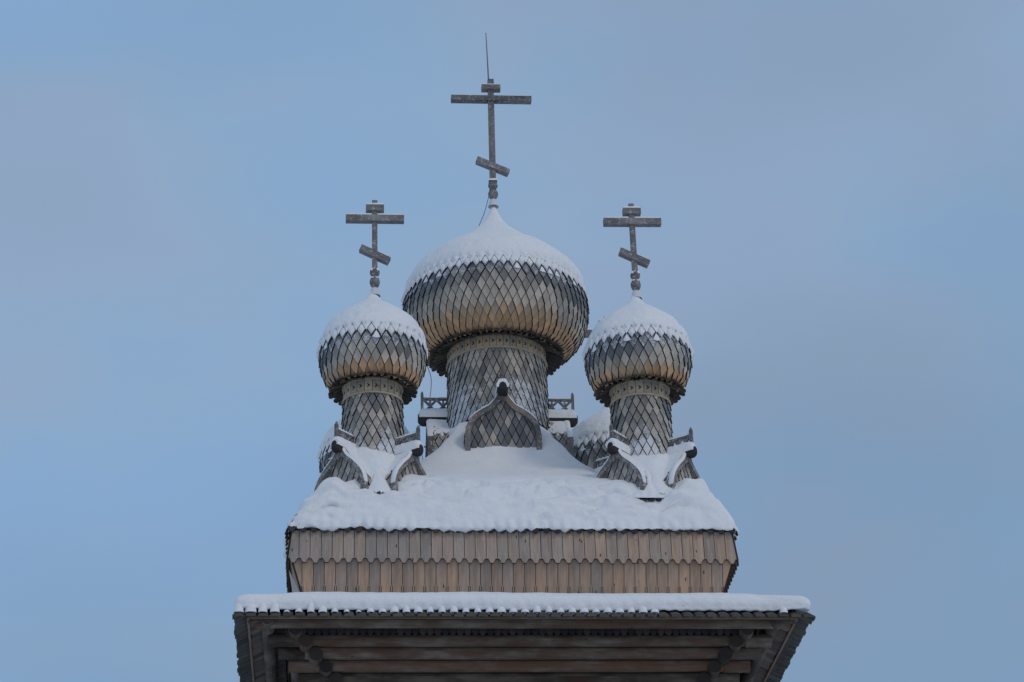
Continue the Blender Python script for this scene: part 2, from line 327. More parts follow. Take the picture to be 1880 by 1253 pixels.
# ------------------------------------------------------------------ crosses
def build_cross(big,parent):
    mb=MB()
    if big: zb,zt,pw=24.0,26.74,.115
    else: zb,zt,pw=21.0,22.775,.095
    g=lambda:(random.random(),0,.27)
    mb.bar((0,0,zb+.3),(-.005,0,zt),pw,pw,(0,1,0),g())
    post=mb.build('cross',GREYW,parent)
    def b(name,p,q,w,h,up=(0,0,1)):
        m=MB(); m.bar(p,q,w,h,up,g()); o=m.build(name,GREYW,post); return o
    if big:
        b('crossbar',(-.775,-.012,26.30),(.775,-.012,26.30),.15,.105); b('crossbar',(-.185,-.012,26.55),(.18,-.012,26.55),.15,.10); b('slanted_crossbar',(-.30,-.012,24.95),(.30,-.012,24.68),.15,.11)
    else:
        b('crossbar',(-.515,-.01,22.41),(.515,-.01,22.41),.13,.12); b('crossbar',(-.16,-.01,22.62),(.16,-.01,22.62),.13,.11); b('slanted_crossbar',(-.25,-.01,21.82),(.25,-.01,21.57),.13,.12)
    # turned foot: collar, ball, cone
    m=MB(); z=24.22 if big else 21.16; k=1. if big else .95
    prof=[(.055,z+.27),(.085*k,z+.22),(.09*k,z+.17),(.06*k,z+.11),(.055,z+.09),(.085*k,z+.05),(.095*k,z),(.08*k,z-.06),(.05,z-.10),(.055,z-.12),(.075,z-.17),(.10,z-.27)]
    q_=catmull(prof,4); m.revolve([tuple(p) for p in q_[:37]],20,(.6,0,.28),0); m.revolve([tuple(p) for p in q_[36:]],20,(.8,0,.75),0); m.build('turned_foot',GREYW,post)
    # snow resting on the bars, part of the rime-coated cross
    m=MB()
    def lump(p,q,w,h):
        m=MB()
        p=np.array(p,float);q=np.array(q,float);n=14;rows=[]
        for i in range(n+1):
            t=i/n;c=p+(q-p)*t;e=min(1,8*min(t,1-t)+.25); hh=h*e*(.8+.4*random.random())
            rows.append([c+np.array((0,y*w/2,z*hh)) for y,z in((-1,0),(-.85,.7),(-.3,1),(.4,1),(.9,.6),(1,0))])
        for i in range(n):
            for j in range(5): m.poly([rows[i][j],rows[i+1][j],rows[i+1][j+1],rows[i][j+1]],smooth=True)
        m.poly(rows[0]); m.poly(rows[-1][::-1]); m.build('snow_ledge',SNOW,post,merge=True)
    if big: 
        lump((-.76,-.012,26.353),(-.06,-.012,26.353),.14,.022);lump((.06,-.012,26.353),(.76,-.012,26.353),.14,.022);lump((-.18,-.012,26.60),(.17,-.012,26.60),.14,.03);lump((-.29,-.012,25.00),(-.07,-.012,24.90),.13,.02);lump((.06,-.012,24.842),(.29,-.012,24.74),.13,.02);lump((-.08,0,24.49),(.08,0,24.49),.15,.07)
    else:
        lump((-.51,-.01,22.47),(-.05,-.01,22.47),.13,.035);lump((.05,-.01,22.47),(.51,-.01,22.47),.13,.035);lump((-.155,-.01,22.675),(.155,-.01,22.675),.13,.05);lump((-.24,-.01,21.875),(-.05,-.01,21.78),.12,.02);lump((.05,-.01,21.735),(.25,-.01,21.632),.12,.035);lump((-.08,0,21.36),(.08,0,21.36),.15,.08);lump((-.07,0,21.22),(.07,0,21.22),.13,.045)
    return post

# ------------------------------------------------------------------ barrel gables
PROFB=[(0,19.62),(.05,19.54),(.09,19.45),(.15,19.36),(.23,19.27),(.39,19.17),(.52,19.06),(.605,18.93),(.645,18.76),(.655,18.55),(.648,18.3),(.645,18.1)]
PROFS=[(0,17.77),(.045,17.69),(.09,17.61),(.15,17.53),(.24,17.45),(.34,17.35),(.43,17.24),(.49,17.12),(.515,16.98),(.51,16.82),(.49,16.62),(.46,16.40)]
def gable(prof,L,x0,big,parent,loc,rot):
    """ogee barrel along local +X, ends at x=L; origin at the crossing"""
    pr=Prof(prof); q=pr.q; zt=q[0,1]; wid=lambda z: float(np.interp(-z,-q[:,1],q[:,0]))
    mb=MB(); pr2=Prof(prof)
    for sg in(1,-1):
        def P(u,s):
            d,z,nr,nz=pr2.at(s); return np.array((u,sg*d,z)),np.array((0,sg*nr,nz))
        us=.135; nu=int((L-x0)/us)+1; ds=.14
        xa=x0-.02
        rows=np.arange(-.1,pr2.L-.15,ds)
        shingles(mb,lambda u,s:P(min(xa+u,L-.13),max(s,0)),us,nu,rows,ds,t=.03,tone=lambda u,s:.15+.25*random.random(),frost=lambda u,s:.22,gap=.02)
        for (d0,z0),(d1,z1) in zip(q[:-1:2],q[2::2]):
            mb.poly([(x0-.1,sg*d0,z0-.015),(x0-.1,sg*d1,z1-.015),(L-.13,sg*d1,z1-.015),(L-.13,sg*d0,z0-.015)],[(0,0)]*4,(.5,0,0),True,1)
    o=mb.build('barrel_gable',[SHING,GROOVE_SHADE],parent); o.location=loc; o.rotation_euler=(0,0,rot)
    # face
    mb=MB(); xf=L-.11; us=.132 if big else .13; ds=.148 if big else .14; zb=q[-1,1]
    P=lambda u,s:(np.array((xf,u-.9,zt-.1-s)),np.array((1.,0,0)))
    cl=lambda a,s:.9+max(-(wid(zt-.1-s)-.05),min(wid(zt-.1-s)-.05,a-.9))
    shingles(mb,P,us,int(1.8/us)+1,np.arange(-.2,zt-zb-.2,ds),ds,t=.026,tone=lambda u,s:(.02+.22*random.random()+.5*max(0,.45-s)) if big else .12+.2*random.random() ,frost=lambda u,s:.06 if big else .3,clampf=cl,gap=.018)
    pts=[(xf-.02,d-.03 if d>.03 else 0,z-.03) for d,z in q]; pts+= [(xf-.02,-(max(d-.03,0)),z-.03) for d,z in q[::-1]]
    mb.poly(pts,None,(.5,0,0),m=1); mb.build('gable_face',[SHING,GROOVE_SHADE],o)
    # bargeboards
    mb=MB(); w=.075 if big else .058
    for sg in(1,-1):
        inn=[]; out=[]
        for i in range(len(q)):
            x,z,nr,nz=pr.at(pr.a[i]); out.append((sg*(x+nr*.02),z+nz*.02)); inn.append((sg*max(x-nr*w,.0),z-nz*w-(0 if x>.1 else .05)))
        k=random.random();acc=0
        for i in range(0,len(q)-1):
            if i%14==0: k=random.random()
            l=math.hypot(q[i+1,0]-q[i,0],q[i+1,1]-q[i,1]); A=[out[i],out[i+1],inn[i+1],inn[i]]
            fa=[(L-.035,*p) for p in A]; ba=[(L-.15,*p) for p in A]
            uv=[(0,acc),(0,acc+l),(w,acc+l),(w,acc)]; acc+=l
            col=(k,.002+.1*k,.27 if big else .34)
            mb.poly(fa if sg<0 else fa[::-1],uv if sg<0 else uv[::-1],col); mb.poly(ba[::-1] if sg<0 else ba,None,col)
            mb.poly([fa[1],fa[0],ba[0],ba[1]],[(.2,acc),(.2,acc-l),(.3,acc-l),(.3,acc)],col); mb.poly([fa[2],fa[3],ba[3],ba[2]],[(.2,acc),(.2,acc-l),(.3,acc-l),(.3,acc)],col)
        a=[(L-.035,*out[-1]),(L-.035,*inn[-1]),(L-.15,*inn[-1]),(L-.15,*out[-1])]; mb.poly(a,None,(k,0,0))
    mb.build('bargeboard',[GREYW],o)
    # ridge log with carved end
    mb=MB(); s=1. if big else .8
    sec=[(-.085,-.14),(-.095,-.02),(-.07,.06),(0,.10),(.07,.06),(.095,-.02),(.085,-.14)]
    zr=zt-.02 if big else zt-.02; Xs=[(x0,1,0),(L-.05,1,0),(L+.04,1.,0),(L+.085,.9,.01),(L+.12,.55,.0)]
    prev=None
    for x,f,dz in Xs:
        ring=[(x,a*s*f,zr+dz+b*s*f) for a,b in sec]
        if prev:
            for i in range(len(sec)):
                j=(i+1)%len(sec); mb.poly([prev[i],prev[j],ring[j],ring[i]],[(i*.05,0),(i*.05+.05,0),(i*.05+.05,.3),(i*.05,.3)],(.3,0,.0),True)
        prev=ring
    mb.poly(prev[::-1],None,(.3,0,0)); mb.build('ridge_log',DARKW,o)
    # pierced comb
    mb=MB(); h=.27 if big else .2; zc=zt+.07 if big else zt+.05; xa=x0+.02; xb=L+.04; t=.045
    f=lambda:(random.random(),0,.3)
    n=max(2,int(round((xb-xa)/(.21 if big else .17)))); dx=(xb-xa-.03)/n
    mb.bar((xa,0,zc+h),(xb,0,zc+h),t,.035 if big else .04,(0,0,1),f()); mb.bar((xa,0,zc),(xb,0,zc),t,.04,(0,0,1),f())
    for i in range(n):
        X=xa+i*dx
        mb.bar((X,-.004,zc+.01),(X+dx,-.004,zc+h-.01),t*.8,.042,(0,1,0),f()); mb.bar((X,.004,zc+h-.01),(X+dx,.004,zc+.01),t*.8,.042,(0,1,0),f())
        mb.bar((X+dx/2,-.001,zc+h-.03),(X+dx/2,-.001,zc+h*.62),.035,.03,(0,1,0),f())
    mb.bar((xb,0,zc-.04),(xb,0,zc+h+.10),.05,.05,(0,1,0),f()); mb.cyl((xb,0,zc+h+.10),(xb,0,zc+h+.15),.03,.012,8,f())
    mb.build('ridge_comb',GREYW,o)
    return o

# ------------------------------------------------------------------ snow on crossing barrels (height field)
def cross_snow(name,prof,L,th,zcut,neck_r,fill,rim,scale_k,extent,seed,notch=False):
    q=catmull(prof,6); n=int(extent*2/.022); g=np.linspace(-extent,extent,n); X,Y=np.meshgrid(g,g,indexing='ij')
    mx=int(np.argmax(q[:,0])); qd,qz=q[:mx+1,0],q[:mx+1,1]
    Oz=lambda d: np.where(d>q[:,0].max(),qz[-1]-9*(d-q[:,0].max()),np.interp(d,qd,qz))
    def arm(u,v):
        z=Oz(np.abs(v)); ex=np.clip(np.abs(u)-L,0,None); return z-ex*60
    A=arm(X,Y);B=arm(Y,X); k=scale_k
    m=np.maximum(A,B); h=np.clip(k-np.abs(A-B),0,None)/k; Z=m+h*h*k*.25
    nz=fbm(np.stack([X*3.2+seed,Y*3.2,Z*0],-1),4); nz2=fbm(np.stack([X*1.3+seed,Y*1.3,Z*0+4],-1),2)
    r=np.hypot(X,Y)
    # wind drift heaped against the neck and in the valleys
    dg=np.minimum(np.abs(X),np.abs(Y)); D=fill[0]-(r-neck_r)*fill[1]+nz2*.08
    mxx=np.maximum(np.abs(X),np.abs(Y)); inarm=np.minimum(np.where(np.abs(X)<L+.05,np.abs(Y),9),np.where(np.abs(Y)<L+.05,np.abs(X),9))<qd[-1]+.03
    D=D-np.clip(mxx-(L-.45),0,None)*fill[2]-np.clip(dg-qd[-1]*.8,0,None)*fill[3]; fromD=(D>m-.06)&~inarm
    h=np.clip(.16-np.abs(Z-D),0,None)/.16; Z=np.where(inarm,Z,np.maximum(Z,D)+h*h*.04); Z=np.where(inarm,np.maximum(Z,D),Z)
    dmin=np.minimum(np.where(np.abs(X)<L,np.abs(Y),9),np.where(np.abs(Y)<L,np.abs(X),9))
    T=th*(1-.45*sstep(.0,.5,dmin))*(1+.5*nz2)+nz*.03
    fade=np.where(inarm,sstep(zcut-.02+nz*.09,zcut+.16+nz*.09,Z),.6)
    rimf=1-sstep(L-.1,L+.03,np.maximum(np.abs(X),np.abs(Y)))
    Zs=Z+(np.clip(T,.015,None))*fade*(.3+.7*rimf)-.03*(1-fade)
    mask=((Z>zcut-.05+nz*.12)&inarm|inarm&(D>m+.02)&(Z>fill[4])|fromD&(Z>fill[4]))&(mxx<np.where(inarm&(D<m+.05),L-.085,L+.3))&((mxx<L-.085)|~inarm)
    P=np.stack([X,Y,Zs],-1)
    return grid_mesh(name,P,SNOW,mask=mask)

# ================================================================== the church
church=empty('wooden_church',(0,0,0)); tag(church,'weathered log church with five shingled onion domes under deep snow','church')
W_=2.3
bigdome,cb=build_dome(True,church); tag(bigdome,'large central onion dome with scaly grey and ochre shingles')
smalld,cs=build_dome(False,church)
spots=[(-W_,-W_,.05),(W_,-W_,.9),(-W_,W_,2.),(W_,W_,3.3)]
smalld.location=(spots[0][0],spots[0][1],0); smalld.rotation_euler=(0,0,spots[0][2])
for x,y,a in spots[1:]: copy_part(smalld,church,(x,y,0),a)
bc=build_cross(True,church); scx=build_cross(False,church); scx.location=(-W_+.032,-W_,0)
for x,y,a in spots[1:]:
    c=copy_part(scx,church,(x,y,0),.02*(a-1)); c.rotation_euler[1]=-.012+.004*a; c.location.x+=.275-.084*a
mb=MB(); mb.cyl((-.03,.03,26.45),(-.075,.0,27.82),.017,.008,8,(.5,0,0)); mb.build('lightning_rod',ROD,church)
# lightning cable
def cable(name,pts,r,parent):
    q=catmull(pts,8); m=MB()
    for a,b in zip(q[:-1],q[1:]): m.cyl(a,b,r,r,6,(.5,0,0))
    return m.build(name,METAL,parent)
cable('lightning_cable',[(-.06,.0,24.35),(-.10,-.02,24.1),(-.22,.02,23.70),(-.5,.1,23.15),(-.9,.2,22.8),(-1.3,.3,22.45),(-1.6,.35,22.0),(-1.7,.35,21.5),(-1.4,.3,21.0),(-1.27,.3,20.78),(-1.19,.3,20.5),(-1.22,.3,20.1),(-1.30,.3,19.75),(-1.44,.32,19.5),(-1.45,.32,19.3),(-1.40,.3,19.1),(-1.36,.3,18.95),(-1.36,.3,18.7),(-1.42,.3,18.3)],.0065,church)
mb=MB(); mb.bar((-1.42,.3,19.16),(-1.30,.3,19.15),.02,.02); mb.build('cable_bracket',METAL,church)

g0=gable(PROFB,1.33,.85,True,church,(0,0,0),0)
for k in(1,2,3): copy_part(g0,church,(0,0,0),k*PI/2)
s0=gable(PROFS,.93,.45,False,church,(-W_,-W_,0),R(51))
first=True
for x,y,_ in spots:
    for k in range(4):
        if first: first=False; continue
        copy_part(s0,church,(x,y,0),R(51)+k*PI/2)

# kub roof body -----------------------------------------------------
KX=-.045
KUB=[(.6,19.1),(.75,18.75),(.95,18.35),(1.15,18.08),(1.5,17.72),(2.1,17.38),(2.8,17.12),(3.2,16.78),(3.45,16.45),(3.57,16.2),(3.58,16.02),(3.50,15.98),(3.42,15.5),(3.30,15.2),(3.22,14.9)]
def sq(a,p=9.):
    c,s=math.cos(a),math.sin(a); m=(abs(c)**p+abs(s)**p)**(-1/p); return c*m,s*m
def sqv(a,p):
    c,s=np.cos(a),np.sin(a); m=(np.abs(c)**p+np.abs(s)**p)**(-1/p); return c*m,s*m
mb=MB(); n=96
for (h0,z0),(h1,z1) in zip(KUB[:-1],KUB[1:]):
    for i in range(n):
        a=sq(2*PI*i/n,20);b=sq(2*PI*(i+1)/n,20)
        mb.poly([(KX+h0*a[0],h0*a[1],z0),(KX+h1*a[0],h1*a[1],z1),(KX+h1*b[0],h1*b[1],z1),(KX+h0*b[0],h0*b[1],z0)],[(i*.2,z0),(i*.2,z1),(i*.2+.2,z1),(i*.2+.2,z0)],(.4,0,0))
mb.build('bulging_roof',EAVED,church)

def face(side,x,out,z,cx=KX):
    # side 0 front(-y),1 right(+x),2 back,3 left
    v=[(x,-out),(out,x),(-x,out),(-out,-x)][side]; return np.array((cx+v[0],v[1],z))
STEP=[(.089,0),(.089,0),(.070,.0),(.070,.028),(.047,.028),(.047,.056),(.028,.056),(.028,.085)]
def course(name,A,B,w,th,kind,mats,side,tone=.3,frost=0,cx=KX,lim=None):
    """one row of vertical boards from A=(out,z) to B=(out,z)"""
    mb=MB(); o0,z0=A;o1,z1=B; L=math.hypot(o1-o0,z1-z0); nx,nz=-(z1-z0)/L,(o1-o0)/L
    half=lim or max(o0,o1); n=int(round(2*half/w)); w=2*half/n
    for i in range(n):
        xc=-half+(i+.5)*w; k=random.random(); hw=w/2-.0045; jl=(random.random()-.5)*.012; jo=(random.random()-.5)*.008
        if kind=='step': prof=[(hw,0),(hw,L-.075+jl),(hw*.66,L-.075+jl),(hw*.66,L-.05+jl),(hw*.50,L-.05+jl),(hw*.50,L-.024+jl),(hw*.35,L-.024+jl),(hw*.35,L+jl)]
        elif kind=='tab': prof=[(hw,0),(hw,L-.20),(hw*.80,L-.20),(hw*.80,L+jl*.3)]
        else: prof=[(hw,0),(hw,L+jl)]
        ol=[(xc+a,s) for a,s in prof]+[(xc-a,s) for a,s in prof[::-1]]
        def pos(x,s,off):
            t=s/L; o=o0+(o1-o0)*t; z=z0+(z1-z0)*t; lim_=o+.0
            x=max(-lim_,min(lim_,x)); return face(side,x,o+nx*(off+jo),z+nz*(off+jo),cx)
        O=[pos(x,s,th) for x,s in ol]; I=[pos(x,s,0) for x,s in ol]
        edge=abs(xc)/half
        tn=max(.002,tone[0]+(tone[1]-tone[0])*random.random()+ (tone[2] if len(tone)>2 else 0)*(xc/half))
        mb.prism(O[::-1],I[::-1],(k,tn,frost),[(x,s) for x,s in ol][::-1],m=0,mside=1)
        if kind=='tab' and i:
            X=xc-w/2; a=.012; ol2=[(X+a,L-.22),(X+a,L),(X-a,L),(X-a,L-.22)]
            O=[pos(x,s,th-.004) for x,s in ol2]; I=[pos(x,s,-.01) for x,s in ol2]; mb.prism(O[::-1],I[::-1],(random.random(),tone[0],0),ol2[::-1],m=0,mside=1)
        if kind=='step' and th>.03:
            for sx in(-.03,.03):
                c=pos(xc+sx*1.1,L-.155,th+.003); dx=face(side,.006,0,0,0)-face(side,0,0,0,0); dz=np.array((0,0,.006))
                mb.poly([c-dx-dz,c+dx-dz,c+dx+dz,c-dx+dz],None,(.9,0,1.),m=2)
    mb.build(name,mats,church)
NAIL=flat('nail_head',(.5,.5,.5),.5,.0)
for side in range(4):
    course('roof_edge_boards',(3.49,16.33),(3.655,15.962),.178,.022,'step',[DARKW,PLANK_END,DARKW],side,(.002,.002))
    course('upper_board_course',(3.555,16.02),(3.62,15.45),.178,.036,'step',[PLANK,PLANK_END,NAIL],side,(.05,.5,.2))
    course('lower_board_course',(3.57,15.60),(3.355,14.95),.178,.026,'tab',[PLANK,PLANK_END],side,(.25,.75,.1),lim=3.57)
# pale wedge, added for the sky showing where the left courses part
mb=MB(); mb.prism([(KX-3.60,-3.50,15.38),(KX-3.40,-3.41,14.96),(KX-3.53,-3.41,14.96)],[(KX-3.60,-3.47,15.38),(KX-3.40,-3.38,14.96),(KX-3.53,-3.38,14.96)],(.8,0,.3),[(0,.4),(.15,0),(0,0)]); mb.build('sky_gap_wedge',PALE,church)

# kub snow ------------------------------------------------------------
def kub_snow():
    pts=[(.75,19.20),(1.0,18.82),(1.22,18.52),(1.42,18.28),(1.62,18.05),(1.88,17.84),(2.25,17.60),(2.65,17.38),(2.98,17.17),(3.25,16.92),(3.46,16.62),(3.59,16.35),(3.655,16.16),(3.675,16.07),(3.67,16.02),(3.62,16.03)]
    q=catmull(pts,9); d=np.sqrt((np.diff(q,axis=0)**2).sum(1)); a=np.concatenate([[0],np.cumsum(d)]); m=120
    t=np.linspace(0,a[-1],m); hr=np.interp(t,a,q[:,0]); hz=np.interp(t,a,q[:,1])
    n=960
    # equal steps along the square's edge
    e=(np.arange(n)/n)*8; k=np.floor(e/2).astype(int); f=e-2*k-1
    X=np.select([k==0,k==1,k==2,k==3],[f,np.ones(n),-f,-np.ones(n)]); Y=np.select([k==0,k==1,k==2,k==3],[-np.ones(n),f,np.ones(n),-f])
    ang=np.arctan2(Y,X)
    Pp=np.zeros((m,n,3))
    for i in range(m):
        p=lin(hz[i],[16.1,16.5,17.2,18.3],[60,26,10,8]); s=(np.abs(X)**p+np.abs(Y)**p)**(-1/p)
        Pp[i,:,0]=KX+hr[i]*X*s; Pp[i,:,1]=hr[i]*Y*s; Pp[i,:,2]=hz[i]
    # normals
    du=np.gradient(Pp,axis=0); dv=np.roll(Pp,-1,1)-np.roll(Pp,1,1); nn=np.cross(du,dv); nn/=np.linalg.norm(nn,axis=2,keepdims=True)+1e-9
    if (nn[40,:,2]).mean()<0: nn=-nn
    Z=Pp[...,2]; x=Pp[...,0]; y=Pp[...,1]
    low=sstep(17.45,17.0,Z); top=1-low
    D=.07*fbm(Pp*1.0+3,3)+ .065*low*fbm(Pp*np.array((2.4,2.4,4.5))+9,5)+.016*low*fbm(Pp*np.array((7.,7.,11.)),4)+.004*fbm(Pp*5,2)
    bil=np.abs(fbm(Pp*np.array((1.7,1.7,3.2))+21,3)); D+= -.07*low*np.exp(-(bil/.07)**2)*sstep(-.1,.5,fbm(Pp*.7+2,2))
    side=np.where(np.abs(y)>np.abs(x-KX),x,y)
    # scalloped lower rim over each board tip
    sc_=np.cos(side/.178*2*PI+PI)*.5+.5; rim=sstep(16.28,16.08,Z)
    lump=.5+.5*vnoise(np.stack([np.floor(side/.178+.0)*3.7,Z*0,y*0+np.sign(y)*2],-1))
    D+=rim*(.065*sc_**.6*(.35+.75*lump)*(1+.8*fbm(np.stack([side*.9,Z*0,y*0+3],-1),2))-.012+.03*fbm(np.stack([side*1.3,Z*0,y*0+11],-1),3))+.012*rim*fbm(Pp*14,2)
    # settled dents in the front drift
    fr=(y<-1.5)
    rr_=random.Random(5)
    for cx,cz,rx,rz,dp in [(rr_.uniform(-3.3,3.3),rr_.uniform(16.35,16.95),rr_.uniform(.1,.3),rr_.uniform(.03,.06),rr_.uniform(.02,.05)) for _ in range(40)]+[(-2.45,16.80,.24,.055,.06),(-1.98,16.88,.15,.05,.06),(-2.03,16.70,.26,.05,.06),(-1.53,16.82,.17,.05,.055),(-1.53,16.66,.2,.045,.05),(-2.8,16.58,.3,.05,.05),(2.55,16.62,.3,.08,-.05),(3.05,16.60,.35,.05,.05),(-.6,16.55,.2,.04,.03),(.5,16.7,.25,.05,.03)]:
        xx=(x-cx)/rx; zz=(Z-cz)/rz+.6*xx*xx
        D-=1.5*dp*np.exp(-(xx**2+zz**2))*fr; D+=dp*.9*np.exp(-(xx**2+(zz+1.6)**2))*fr
    # slump crack across the drift
    cz=16.90+.06*np.sin(x*2.3+1)+.05*vnoise(np.stack([x*3,x*0,x*0],-1))+.02*vnoise(np.stack([x*9,x*0+2,x*0],-1))
    on=fr*sstep(-1.0,-.5,x)*sstep(2.3,1.9,x)*(.35+.65*sstep(-.2,.2,vnoise(np.stack([x*2.2,x*0+7,x*0],-1))))
    D-=on*.05*sstep(.06,0,cz-Z)*sstep(-.3,0.,cz-Z)*0*1.-on*.06*np.exp(-((Z-cz)/.022)**2); D+=on*.03*sstep(0,.03,Z-cz)*sstep(.35,.05,Z-cz)
    D=np.where(Z<16.38,np.maximum(D,-.04),D)
    Pp=Pp+nn*D[...,None]
    Pp[...,2]=Pp[...,2]
    # heaps at the corners
    def heap(c,r,h,sx=1,sy=1):
        w=np.exp(-(((Pp[...,0]-c[0])/(r*sx))**2+((Pp[...,1]-c[1])/(r*sy))**2)**2); Pp[...,2]+=h*w*(1+.15*fbm(Pp*3,2)); 
    heap((-2.99,-3.30),.23,.15); heap((-2.55,-3.35),.22,.05); heap((3.02,-3.2),.25,.16); heap((3.0,-3.47),.36,.13,1.3,.45); heap((-1.9,-3.0),.4,.06); heap((-2.45,-3.5),.5,.05,1.4,.3); heap((3.25,-3.3),.2,.06)
    # sunk pocket in front of the right corner gables
    w=np.exp(-(((Pp[...,0]-2.25)/.36)**2+((Pp[...,1]+3.40)/.09)**2)**2); Pp[...,2]-=.12*w
    return grid_mesh('roof_snow',Pp,SNOW,wrap=True)
rs=kub_snow(); tag(rs,'thick rumpled snow blanket covering the bulging roof below the domes','snow')

# little board shelf peeping out of the snow, right corner
mb=MB()
for i in range(5):
    x=1.94+i*.13; k=random.random()
    A=[(x,-3.05,16.95),(x+.12,-3.05,16.95),(x+.12,-3.36,16.69),(x+.09,-3.40,16.665),(x+.035,-3.40,16.665),(x,-3.36,16.69)]
    mb.prism(A,[(a,b,c-.035) for a,b,c in A],(k,0,0),[(a,b) for a,b,c in A])
mb.build('snow_board',DARKW,church)
def shelf_snow():
    n=60; X,Y=np.meshgrid(np.linspace(1.9,2.60,n),np.linspace(-3.41,-2.85,n),indexing='ij')
    t=(Y+3.4)/.35; tri=np.abs((X-2.25))/.34
    Z=16.70+np.clip(t,0,2)*.27+.10*sstep(0,.3,t+.1)*np.clip(1.1-tri,0,1)+.30*np.clip(1-tri*1.3,0,1)*sstep(0,1.2,t)+.02*fbm(np.stack([X*9,Y*9,X*0],-1),3)+.015*np.cos((X-1.94)/.13*2*PI+PI)*sstep(.3,0,t)
    Z=np.where((t<.02),16.69,Z)
    return grid_mesh('shelf_snow',np.stack([X,Y,Z],-1),SNOW)
tag(shelf_snow(),'small snow heap on the dark boards between the right corner gables','snow')

# snow on the gables ---------------------------------------------------
o=cross_snow('gable_snow',PROFB,1.345,.07,18.96,.9,(19.20,.85,1.3,.3,17.9),0,.12,1.45,3.1)
tag(o,'snow on the barrel gables round the thick central neck','snow',)
labs=['snow saddle on the crossed gables under the left front dome','snow saddle on the crossed gables under the right front dome','snow on the gables behind the left front dome, mostly hidden','snow on the gables under the far right dome']
g=cross_snow('gable_snow',PROFS,.95,.11,17.10,.5,(17.70,.95,1.0,.35,16.75),0,.3,1.05,8.4)
me=g.data
for i,(x,y,_) in enumerate(spots):
    c=g if i==0 else g.copy()
    if i: COL.objects.link(c)
    c.location=(x,y,0); c.rotation_euler=(0,0,R(51)+(PI/2)*[0,1,2,3][i]); tag(c,labs[i],'snow','snow on the corner gables')

# snow caps ---------------------------------------------------------------
def snow_cap(c,N_,seed,big):
    sn=c['sn']; pr=c['pr']; ds=c['ds']; ze=c['ze']; m=90; n=N_*10
    s_end=sn.s_of_z(pr.at(c['se']-ds*.6)[1]) ; 
    s_end-=ds*.8; P=np.zeros((m,n,3)); u=np.arange(n)*2*PI/n
    tri=np.abs(((u/(2*PI/N_))%1)-.5)*2      # 1 at cell edge, 0 at centre
    for i in range(m):
        t=i/(m-1); 
        s=(t**.9)*s_end+ds*.55*(1-2*tri)*sstep(.92,1.,t)
        r=np.interp(s,sn.a,sn.q[:,0]); z=np.interp(s,sn.a,sn.q[:,1])
        P[i,:,0]=r*np.cos(u);P[i,:,1]=r*np.sin(u);P[i,:,2]=z
        # pull onto the shingles towards the rim
        e=sstep(.90,1.,t) 
        rw=np.interp(-z,-pr.q[:,1],pr.q[:,0])+.046
        f=(1-e)+e*np.minimum(1,rw/np.maximum(r,1e-6)); P[i,:,0]*=f;P[i,:,1]*=f
    R0=np.hypot(P[...,0],P[...,1]); k=2. if big else 3.2
    rr=P-np.array((0,0,P[...,2].mean())); nrm=np.stack([P[...,0]*.7,P[...,1]*.7,np.full(R0.shape,1. if big else .6)],-1); nrm/=np.linalg.norm(nrm,axis=2,keepdims=True)
    amp=sstep(.02,.3,R0)*(1-sstep(.9,1,np.linspace(0,1,m))[:,None]*.8)
    D=.045*fbm(P*k*.5+seed,3)+.012*fbm(P*k*3+seed,3)+.008*fbm(P*8+seed,2)*sstep(.4,.9,np.linspace(0,1,m))[:,None]
    # wind crest curling round the left shoulder
    th=np.arctan2(P[...,1],P[...,0]); front=sstep(-3.1,-2.7,th)*sstep(-1.3,-1.8,th); S=np.linspace(0,1,m)[:,None]
    crest=.82-.10*(th+2.3) ; dd=S-crest
    D-=front*(.065 if big else .04)*np.exp(-(np.clip(-dd,0,1)/.10)**2)*(dd<0)*sstep(0,.03,-dd)
    P=P+nrm*(D*amp)[...,None]
    return P
def cap_obj(c,N_,seed,big,name='snow_cap'):
    P=snow_cap(c,N_,seed,big)
    o=grid_mesh('tmp',P,SNOW,wrap=True)
    # the last two rows of shingles carry their own pads of snow
    mb=MB(); pr=c['pr']; ds=c['ds']; us=2*PI/N_; s0=c['se']-5*ds
    for j in range(2,5):
        s=s0+j*ds; off=.5*(j%2)
        for i in range(N_):
            if j==4 and random.random()<.78: continue
            uc=(i+off+.5)*us; h=.020+.022*random.random() if j<4 else .008; lo=2*ds-.045-random.random()*.02-(.08 if j==4 else 0); wv=.385
            cen,nn=pr.P(uc,s+ds); ring=[]
            for a,b in((0,.02),(-wv*.5,ds*.5),(-wv,ds),(-wv*.5,ds+(lo-ds)*.5),(0,lo),(wv*.5,ds+(lo-ds)*.5),(wv,ds),(wv*.5,ds*.5)):
                p,nm=pr.P(uc+us*a,s+b); ring.append((p+nm*(.020+.01*b/ds),nm))
            ctr=cen+nn*(.030+h)
            mid=[p+(ctr-p)*.35+nm*(h*.9) for p,nm in ring]; ring=[p for p,_ in ring]
            for a in range(8):
                b=(a+1)%8; mb.poly([ring[a],ring[b],mid[b],mid[a]][::-1],smooth=True); mb.poly([mid[a],mid[b],ctr][::-1],smooth=True)
    pads=mb.build('pads',SNOW,merge=True)
    import bmesh
    b=bmesh.new(); b.from_mesh(o.data); b.from_mesh(pads.data); me=bpy.data.meshes.new(name); b.to_mesh(me); b.free()
    for p in me.polygons: p.use_smooth=True
    me.materials.clear(); me.materials.append(SNOW)
    bpy.data.objects.remove(o); bpy.data.objects.remove(pads)
    return link(name,me)
o=cap_obj(cb,cb['N'],2.2,True); tag(o,'largest snow cap, on the tall central onion dome','snow','snow caps on the onion domes')
caps=['snow cap on the small onion dome at front left','snow cap on the small onion dome at front right','snow cap on the far left onion dome, hidden behind the front one','snow cap on the far right onion dome, seen between the necks']
